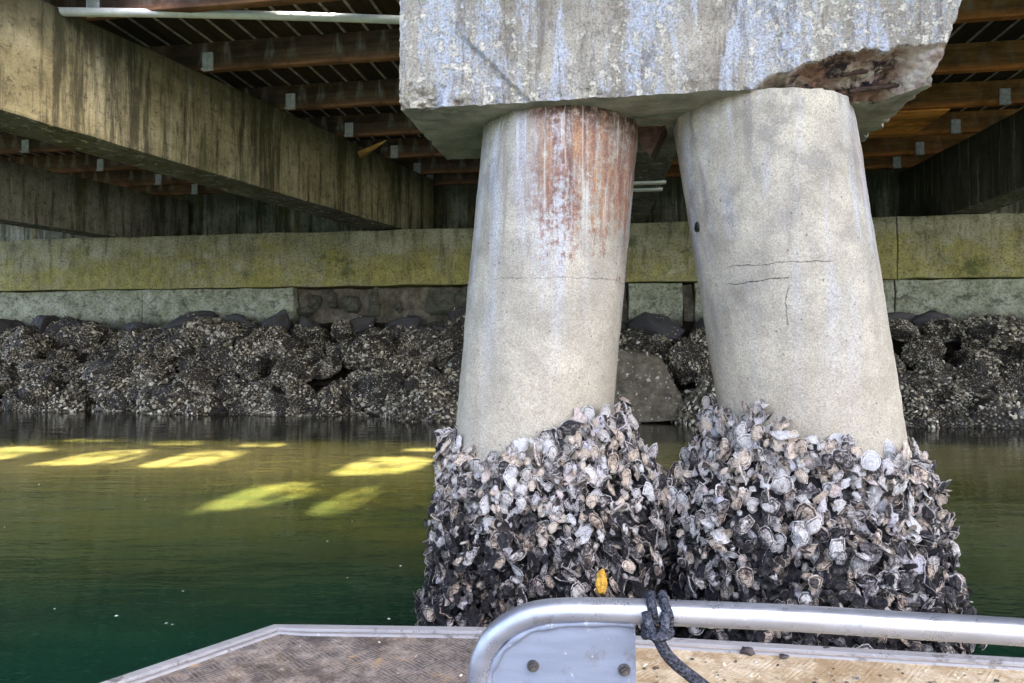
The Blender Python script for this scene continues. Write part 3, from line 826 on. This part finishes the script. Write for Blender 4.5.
# ------------------------------------------------------------------ piles and oysters
def shell_geo(vs, fs, cols, M4, size, r2, g, b, hi=True):
    """one oyster valve: a thin cupped plate built of overlapping frilled growth layers"""
    seg = 26 if hi else 13
    lays = 3 if hi else 2
    rings = []                                  # (radius, drop) pairs: every layer ends in a lifted frill
    for l in range(lays):
        f0, f1 = l/lays, (l+1)/lays
        rings.append((max(.16, f0*.93), 0, l)); 
        if hi: rings.append((f0+(f1-f0)*.6, .0, l))
        rings.append((f1, 1, l))
    wd = r2.uniform(.6, .98); cup = r2.choice((1, 1, -1))*r2.uniform(.12, .38); ph = r2.uniform(0, 6.28); kf = r2.choice((5, 7, 9, 11))
    rf = r2.uniform(.04, .12); o = r2.uniform(0, 90); lay = r2.uniform(.05, .11); bend = r2.uniform(-.12, .12); lift = r2.uniform(-.03, .09)
    N_ = noise.noise
    ol = []
    for k in range(seg):
        th = 2*math.pi*k/seg; cx, sx = math.cos(th), math.sin(th)
        ol.append((cx, sx, th, 1+.22*sx-.10*math.cos(2*th)+.26*N_(Vector((cx*1.3+o, sx*1.3, o)))+.20*N_(Vector((cx*3.7+o, sx*3.7, o)))+.24*N_(Vector((cx*7+o, sx*7, o)))))
    base = len(vs)
    vs.append(M4 @ Vector((0, -.1*size, cup*size))); cols.append((0, g, b, 1))
    for ri, (rr, fr, l) in enumerate(rings):
        for (cx, sx, th, q0) in ol:
            jit = 1+.13*N_(Vector((cx*4+o, sx*4+l*3.3, o*2)))*(rr > .3)
            q = q0*rr*jit; X = q*wd*cx; Yy = q*sx-.1*(1-rr)
            z = cup*(1-rr*rr)-lay*l+fr*lift+rf*math.sin(kf*th+ph+l)*rr**2*(.35+.65*fr)+bend*X*Yy
            z += .08*N_(Vector((X*2.6+o, Yy*2.6, o)))
            vs.append(M4 @ (Vector((X, Yy, z))*size)); cols.append((rr if fr else rr*.8, g, b, 1))
    nr = len(rings)
    for k in range(seg):
        fs.append((base, base+1+k, base+1+(k+1) % seg))
    for ri in range(nr-1):
        for k in range(seg):
            a0 = base+1+ri*seg; k2 = (k+1) % seg
            fs.append((a0+k, a0+seg+k, a0+seg+k2, a0+k2))
    lb = len(vs); a0 = base+1+(nr-1)*seg
    vs.append(M4 @ (Vector((0, -.1, min(cup, 0)-.34-lay*lays))*size)); cols.append((.5, g*.5, b*.3, 1))
    for k in range(seg):
        fs.append((a0+(k+1) % seg, a0+k, lb))
def th_(c, s_): return math.atan2(s_, c)
def make_pile(label, mat, X0, Y0, lean, r, ztop, phi_in, tin, top_pts, seed, zslope, foot):
    """X0: axis x at cap level; lean: x shift per metre downwards; crust thicker towards phi_in"""
    r2 = random.Random(seed)
    root = empty('concrete_pile', (0, 0, 0)); root.location = (X0+lean*ztop, Y0, 0)
    tag(root, label, 'pile')
    ax = lambda z: -lean*z      # local axis offset
    zs = [-1.5+i*.3 for i in range(8)]; zs = [z for z in zs if z < .6]+steps(.6, ztop, 150)
    seg = 120; vs, fs = [], []
    for z in zs:
        for k in range(seg):
            a = 2*math.pi*k/seg; d = (math.cos(a), math.sin(a), z)
            rr = r+.0028*fbm(d, 5, seed)+.0015*fbm(d, 16, seed)
            edge = ztop-z
            if edge < .05: rr -= .012*max(0, .4+fbm(d, 7, seed+3))*sstep(.05, 0, edge)
            vs.append((ax(z)+rr*math.cos(a), rr*math.sin(a), z))
    for i in range(len(zs)-1):
        for k in range(seg):
            k2 = (k+1) % seg; fs.append((i*seg+k, i*seg+k2, (i+1)*seg+k2, (i+1)*seg+k))
    fs.append(tuple((len(zs)-1)*seg+k for k in range(seg))); fs.append(tuple(range(seg))[::-1])
    sh = mesh('shaft', vs, fs, mat, True)
    sh.set_sharp_from_angle(angle=R(50))
    link('shaft', sh, root)
    def thick(phi, z):
        c = max(0, math.cos(phi-phi_in))
        dn = sstep(1.0, .35, z)
        o_ = (1-math.cos(phi-phi_in))/2
        return .018+.038*dn*(1-.95*o_)+(tin*c*c)*sstep(.92, .55, z)+.045*fbm((math.cos(phi)*2, math.sin(phi)*2, z*3), 1.2, seed)*(.3+dn)
    def ztop_at(phi):   # phi in -pi..0 faces the camera
        x = math.cos(phi)
        return lerp(top_pts, x)+.06*fbm((math.cos(phi)*3, math.sin(phi)*3, 0), 1.5, seed+2, 3)
    # core, coloured black to darken the gaps between shells
    vs, fs, cols, mi = [], [], [], []
    n, mz = 90, 46
    for i in range(mz+1):
        for k in range(n):
            a = 2*math.pi*k/n; zt = ztop_at(a)-.05; z = -.35+(zt+.35)*i/mz
            t = max(.0, thick(a, z)-.018); t *= sstep(0, .06, zt-z)
            rr = r+t-.004+(.02*fbm((math.cos(a)*r, math.sin(a)*r, z), 16, seed))*sstep(0, .06, zt-z)
            vs.append((ax(z)+rr*math.cos(a), rr*math.sin(a), z)); cols.append((0, 0, 0, 1))
    for i in range(mz):
        for k in range(n):
            k2 = (k+1) % n; fs.append((i*n+k, i*n+k2, (i+1)*n+k2, (i+1)*n+k)); mi.append(1)
    def place(phi, z, size, hi, tilt=.8, push=0.0):
        zt = ztop_at(phi); t = thick(phi, z)
        nrm = Vector((math.cos(phi)*.85, math.sin(phi)*.85, r2.choice((r2.uniform(-.35, .35), r2.uniform(.1, .9)))))
        nrm = (nrm+Vector((r2.gauss(0, 1), r2.gauss(0, 1), r2.gauss(0, 1)))*tilt*.55).normalized()
        up = Vector((r2.gauss(0, .4), r2.gauss(0, .4), 1)); up = (up-nrm*up.dot(nrm)).normalized()
        sd = up.cross(nrm)
        p = Vector((ax(z)+(r+t+push)*math.cos(phi), (r+t+push)*math.sin(phi), z))
        Mx = Matrix((sd, up, nrm)).transposed().to_4x4(); Mx.translation = p
        return Mx
    def bleach(z, phi):
        return max(0, min(1, .05+sstep(.30, .85, z)*.95+r2.uniform(-.35, .3)))
    # the many
    N = 7200; cnt = 0
    while cnt < N:
        phi = r2.uniform(-math.pi, math.pi)
        if math.sin(phi) > .35 and r2.random() < .65: continue
        zt = ztop_at(phi); z = r2.uniform(-.12, zt-.03)
        size = (.008+.021*r2.random()**1.6)*(1+.25*sstep(.5, .9, z))
        b0 = len(fs)
        shell_geo(vs, fs, cols, place(phi, z, size, False, 1.0, r2.choice((-.035, -.015, .0, .02, .04))+r2.uniform(-.008, .008)), size, r2, r2.uniform(0, .22) if r2.random() < .40-.22*sstep(.3, .85, z) else r2.uniform(.45, 1), bleach(z, phi), False)
        mi += [0]*(len(fs)-b0); cnt += 1
    cr = link('oyster_cluster', mesh('oyster_cluster', vs, fs, [SHELL, CORE], True, cols, mi), root)
    cr['kind'] = 'stuff'; cr.data.set_sharp_from_angle(angle=R(38))
    # the hundred that show largest: each a part of its own
    for i in range(100):
        up_ = i < 52
        for _ in range(40):
            phi = r2.uniform(-math.pi*.98, -.02*math.pi); zt = ztop_at(phi)
            z = zt-r2.random()**1.5*.16-.005 if up_ else r2.uniform(.35, max(.4, zt-.12))
            if True: break
        size = r2.uniform(.017, .032) if up_ else r2.uniform(.016, .027)
        Mx = place(phi, z, size, True, .62, r2.uniform(.008, .026))
        sv, sf, sc = [], [], []
        R3 = Mx.to_3x3().to_4x4()
        shell_geo(sv, sf, sc, R3, size, r2, r2.uniform(.25, 1), min(1, bleach(z, phi)+.12), True)
        os_ = link('oyster_shell', mesh('oyster_shell', sv, sf, SHELL, True, sc), root, Mx.translation); os_.data.set_sharp_from_angle(angle=R(38))
    return root
p1 = make_pile('left concrete pile, rust streaked under the cap, with oysters packed round its foot', PILE_R, .170, 2.40, -.092, .272, 1.902,
               -.25, .20, [(-1, .85), (-.6, .795), (-.2, .83), (.15, .92), (.45, .97), (1, .93)], 11, 0, 0)
p2 = make_pile('right concrete pile, pale and cracked, leaning outward, with oysters packed round its foot', PILE_P, .826, 2.275, .158, .282, 1.905,
               math.pi+.35, .22, [(-1, .96), (-.75, .96), (-.45, .90), (.2, .855), (.75, .835), (1, .82)], 23, 0, 0)
# small hole in the right pile: solid plug, its shade painted dark
hp = at(688.5, 223, 2.16); dh = Vector((-.80, -.6, 0)).normalized()
vs, fs = [], []
dh = Vector((-.987, -.16, 0))
tube(vs, fs, [Vector((0, 0, 0))-dh*.05, dh*.003], .017, 16)
ho = link('dark_hole_plug', mesh('dark_hole_plug', vs, fs, CORE, True), p2)
ho.location = Vector((hp.x, hp.y, hp.z))-Vector(p2.location)
zz = hp.z; axx = .158*(1.905-zz)+.826
# put it on the shaft surface
ang = math.atan2(-.16, -.987)
ho.location = Vector((axx+.282*math.cos(ang)-p2.location.x, 2.275+.282*math.sin(ang)-p2.location.y, zz))
# orange sponge on the left cluster
me = chunk_mesh(5, .020, .018, .036, SPONGE, 3, 5, .5)
tag(link('orange_sponge', me, None, at(601, 581, 1.90)), 'small orange yellow sponge growing low on the left pile oysters', 'sponge')

# ------------------------------------------------------------------ boat
ZD = .55
def bd(x, y): # image point on the bow platform
    Y = F*(EYE-ZD)/(y-HOR); return Vector(((x-512)/F*Y, Y, ZD))
q0, q1, q2, q3 = bd(110, 683), bd(275, 627), bd(490, 630), bd(1024, 661)
dl = (q0-q1).normalized()
outline = [q1+dl*.95, q1, q2, q3, q3+(q3-q2).normalized()*.45]
far_r = outline[-1]
outline += [Vector((far_r.x+.12, .3, ZD)), Vector((far_r.x+.05, -2.2, ZD)), Vector((outline[0].x-.02, -2.2, ZD))]
boat = empty('aluminium_boat', (0, .2, 0))
tag(boat, 'muddy aluminium boat bow with tread plate deck and grey rail in the foreground', 'boat')
bo = Vector((0, .2, 0))
def poly_prism(name, pts, z0, z1, mat, parent, bev=.004, flare=1.0):
    n = len(pts); c = sum(pts, Vector())/n
    vs = [Vector((c.x+(p.x-c.x)*flare, c.y+(p.y-c.y)*flare, z0))-bo for p in pts]+[Vector((p.x, p.y, z1))-bo for p in pts]
    fs = [tuple(range(n))[::-1], tuple(range(n, 2*n))]+[(i, (i+1) % n, (i+1) % n+n, i+n) for i in range(n)]
    me = mesh(name, vs, fs, mat); fix_normals(me)
    bm = bmesh.new(); bm.from_mesh(me)
    if bev: bmesh.ops.bevel(bm, geom=list(bm.edges), offset=bev, segments=2, affect='EDGES')
    bm.to_mesh(me); bm.free()
    return link(name, me, parent)
poly_prism('hull', outline, -.12, ZD-.016, HULLM, boat, .006, .9)
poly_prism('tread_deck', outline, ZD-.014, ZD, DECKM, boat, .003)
# raised edge strip, inside the outline
def strip(pts, w0, w1, z0, z1, name, mat):
    vs, fs = [], []
    n = len(pts); nrm = []
    for i in range(n):
        t = (pts[min(i+1, n-1)]-pts[max(i-1, 0)]).normalized(); nrm.append(Vector((t.y, -t.x, 0)))
    rings = []
    for p, m_ in zip(pts, nrm):
        rings.append([Vector((p.x, p.y, z0))+m_*w0-bo, Vector((p.x, p.y, z0))+m_*w1-bo, Vector((p.x, p.y, z1))+m_*w1-bo, Vector((p.x, p.y, z1))+m_*w0-bo])
    for r_ in rings: vs += r_
    for i in range(n-1):
        for k in range(4): fs.append((i*4+k, i*4+(k+1) % 4, i*4+4+(k+1) % 4, i*4+4+k))
    fs += [(3, 2, 1, 0), (4*n-4, 4*n-3, 4*n-2, 4*n-1)]
    me = mesh(name, vs, fs, mat); fix_normals(me)
    bm = bmesh.new(); bm.from_mesh(me)
    bmesh.ops.bevel(bm, geom=[e for e in bm.edges if e.calc_face_angle(0) > .6], offset=.0015, segments=2, affect='EDGES'); bm.to_mesh(me); bm.free()
    link(name, me, boat)
edge = []
for a, b in zip(outline[:4], outline[1:5]):
    for k in range(6): edge.append(a.lerp(b, k/6))
edge.append(outline[4])
strip(edge, -.004, .020, ZD-.03, ZD+.006, 'edge_strip', ALUE)
strip(edge, .030, .040, ZD-.002, ZD+.004, 'edge_bead', ALUE)
# rail tube
def YR(x): return .97-.09*(x-560)/464
rp = [(474, 790), (475, 720), (478, 690), (483, 657), (499, 632), (526, 616), (556, 610.5), (600, 610), (650, 611.5), (780, 617), (900, 624.5), (1024, 632), (1200, 646)]
path = smooth_path([at(x, y, YR(x))-bo for x, y in rp], 8)
vs, fs = [], []; tube(vs, fs, path, .0172, 24)
link('rail', mesh('rail', vs, fs, ALU, True), boat)
# gusset plate welded inside the bend
gp = [(486, 790), (488, 690), (494, 664), (508, 644), (532, 629), (560, 624), (600, 622.5), (635, 623.5), (636, 690), (637, 790)]
gp = smooth_path([Vector((x, y, 0)) for x, y in gp[:8]], 4)+[Vector((636, 690, 0)), Vector((637, 790, 0))]
vs = []
for g in gp: vs.append(at(g.x, g.y, YR(g.x)-.006)-bo)
n = len(vs); vs += [v+Vector((0, .006, 0)) for v in vs]
fs = [tuple(range(n)), tuple(range(2*n-1, n-1, -1))]+[(i, i+n, (i+1) % n+n, (i+1) % n) for i in range(n)]
me = mesh('gusset_plate', vs, fs, ALUP); fix_normals(me)
gs = link('gusset_plate', me, boat)
vs, fs = [], []
tube(vs, fs, [at(g.x, g.y, YR(g.x)-.006)-bo+Vector((0, -.001, .0015*nz((i, 0, 0), 1.3))) for i, g in enumerate(gp[:-2])], .0048, 8, True, lambda t: 1+.25*math.sin(t*140))
link('weld_seam', mesh('weld_seam', vs, fs, ALUP, True), gs)
for (x, y) in ((533, 665), (624, 669)):
    c = at(x, y, YR(x)-.006)-bo; vs, fs = [], []
    for (r_, y0, y1, sg) in ((.0085, 0, -.002, 20), (.0062, -.002, -.008, 6), (.0035, -.008, -.012, 10)):
        tube(vs, fs, [c+Vector((0, y0, 0)), c+Vector((0, y1, 0))], r_, sg)
    link('bolt', mesh('bolt', vs, fs, BOLT), gs)
# rope tied round the rail
vs, fs = [], []
def loop(xc, tilt):
    c = at(xc, 611.5, YR(xc)); pts = []
    for k in range(19):
        a = 2*math.pi*k/18
        pts.append(c+Vector((tilt*math.sin(a)*.5+.002*math.cos(3*a), -math.cos(a)*.0228, math.sin(a)*.0226)))
    tube(vs, fs, pts, 0.0066, 10)
loop(648, .008); loop(664, -.004)
def rp_(pts, r_=0.0066): tube(vs, fs, smooth_path([at(x, y, Y) for x, y, Y in pts], 7), r_, 10)
Yk = YR(655)-.03
rp_([(646, 612, Yk), (650, 628, Yk-.002), (657, 640, Yk-.008)])
rp_([(666, 612, Yk), (664, 626, Yk-.002), (659, 640, Yk-.006)])
rp_([(645, 635, Yk+.006), (648, 634, Yk-.010), (657, 637, Yk-.016), (667, 635, Yk-.010), (670, 631, Yk+.004), (662, 630, Yk+.014), (650, 632, Yk+.014), (645, 635, Yk+.006)], .006)
rp_([(657, 636, Yk-.010), (664, 650, Yk-.010), (674, 662, Yk-.006), (690, 675, Yk), (712, 692, Yk), (740, 716, Yk+.01), (765, 760, Yk+.02)], .0082)
tag(link('rope', mesh('rope', vs, fs, ROPE, True)), 'dark grey rope knotted round the boat rail with its tail hanging down', 'rope')
# bits of shell and mud on the deck
for k, (x, y, s, lb) in enumerate(((747, 654, .012, 'dark flat shell chip lying on the muddy boat deck just behind the rail'),
                          (783, 659, .008, 'small dark mud lump right of the flat chip on the boat deck'),
                          (826, 650, .006, 'tiny pinkish grit lump on the white edge of the boat deck'))):
    me = chunk_mesh(60+k, s*1.25, s*.8, s*.55, CHIP, 3, 6, .4)
    p = bd(x, y); p.z += .004+s*.2
    tag(link('deck_debris', me, None, p), lb, 'debris')
r3 = random.Random(3); vs, fs, cols = [], [], []
for _ in range(260):
    x = r3.uniform(250, 1010) if r3.random() < .2 else r3.uniform(640, 1010); y = r3.uniform(640, 700)
    p = bd(x, y)
    if y < 640+(x-490)*.055+6: continue
    add_flake(vs, fs, cols, p+Vector((0, 0, .001)), Vector((r3.gauss(0, .3), r3.gauss(0, .3), 1)).normalized(), r3.choice((.002, .003, .004, .006)), r3)
g = link('deck_grit', mesh('deck_grit', [v-bo for v in vs], fs, FLAKE, False, cols), boat); g['kind'] = 'stuff'
# foam flecks on the water
vs, fs = [], []
for _ in range(22):
    x = r3.uniform(-60, 420) if r3.random() < .8 else r3.uniform(940, 1040); y = r3.uniform(470, 640)
    Y = F*EYE/(y-HOR); p = Vector(((x-512)/F*Y, Y, .001)); s = r3.uniform(.003, .009)
    b = len(vs)
    for k in range(7):
        a = 6.283*k/7; vs.append(p+Vector((math.cos(a)*s*r3.uniform(.6, 1.3), math.sin(a)*s*r3.uniform(.6, 1.3), 0)))
    vs.append(p+Vector((0, 0, s*.4)))
    for k in range(7): fs.append((b+k, b+(k+1) % 7, b+7))
tag(link('foam_flecks', mesh('foam_flecks', vs, fs, FOAM)), 'tiny white foam flecks scattered on the green water', 'foam', None, 'stuff')

# ------------------------------------------------------------------ camera, light, world
cam = bpy.data.cameras.new('Camera'); cam.lens = 24; cam.sensor_width = 36; cam.clip_end = 2000; cam.clip_start = .02
co = bpy.data.objects.new('Camera', cam); COL.objects.link(co)
co.location = (0, 0, EYE); co.rotation_euler = (R(90+.29), 0, 0)
S.camera = co
DZ = ZP+.05
sd = (W(OFF[0], OFF[1], 0)+Vector((0, 0, DZ))).normalized()
el = math.asin(sd.z); az = math.atan2(sd.x, sd.y)
sun = bpy.data.lights.new('Sun', 'SUN'); sun.energy = 2.0; sun.angle = R(1.5); sun.color = (1, .93, .80)
so_ = bpy.data.objects.new('Sun', sun); COL.objects.link(so_); so_.rotation_euler = sd.to_track_quat('Z', 'Y').to_euler()
so_.location = sd*30
w = bpy.data.worlds.new('World'); S.world = w; w.use_nodes = True
nt = w.node_tree; bg = nt.nodes['Background']
sk = nt.nodes.new('ShaderNodeTexSky'); sk.sky_type = 'NISHITA'; sk.sun_disc = False
sk.sun_elevation = el; sk.sun_rotation = az; sk.air_density = .6; sk.dust_density = 5.0; sk.ozone_density = .1
nt.links.new(sk.outputs[0], bg.inputs[0]); bg.inputs[1].default_value = .13
vsn = S.view_settings
vsn.view_transform = 'Standard'; vsn.look = 'None'; vsn.gamma = 1.0; vsn.use_curve_mapping = False; vsn.exposure = 3.95
S.cycles.max_bounces = 8; S.cycles.diffuse_bounces = 5; S.cycles.glossy_bounces = 3
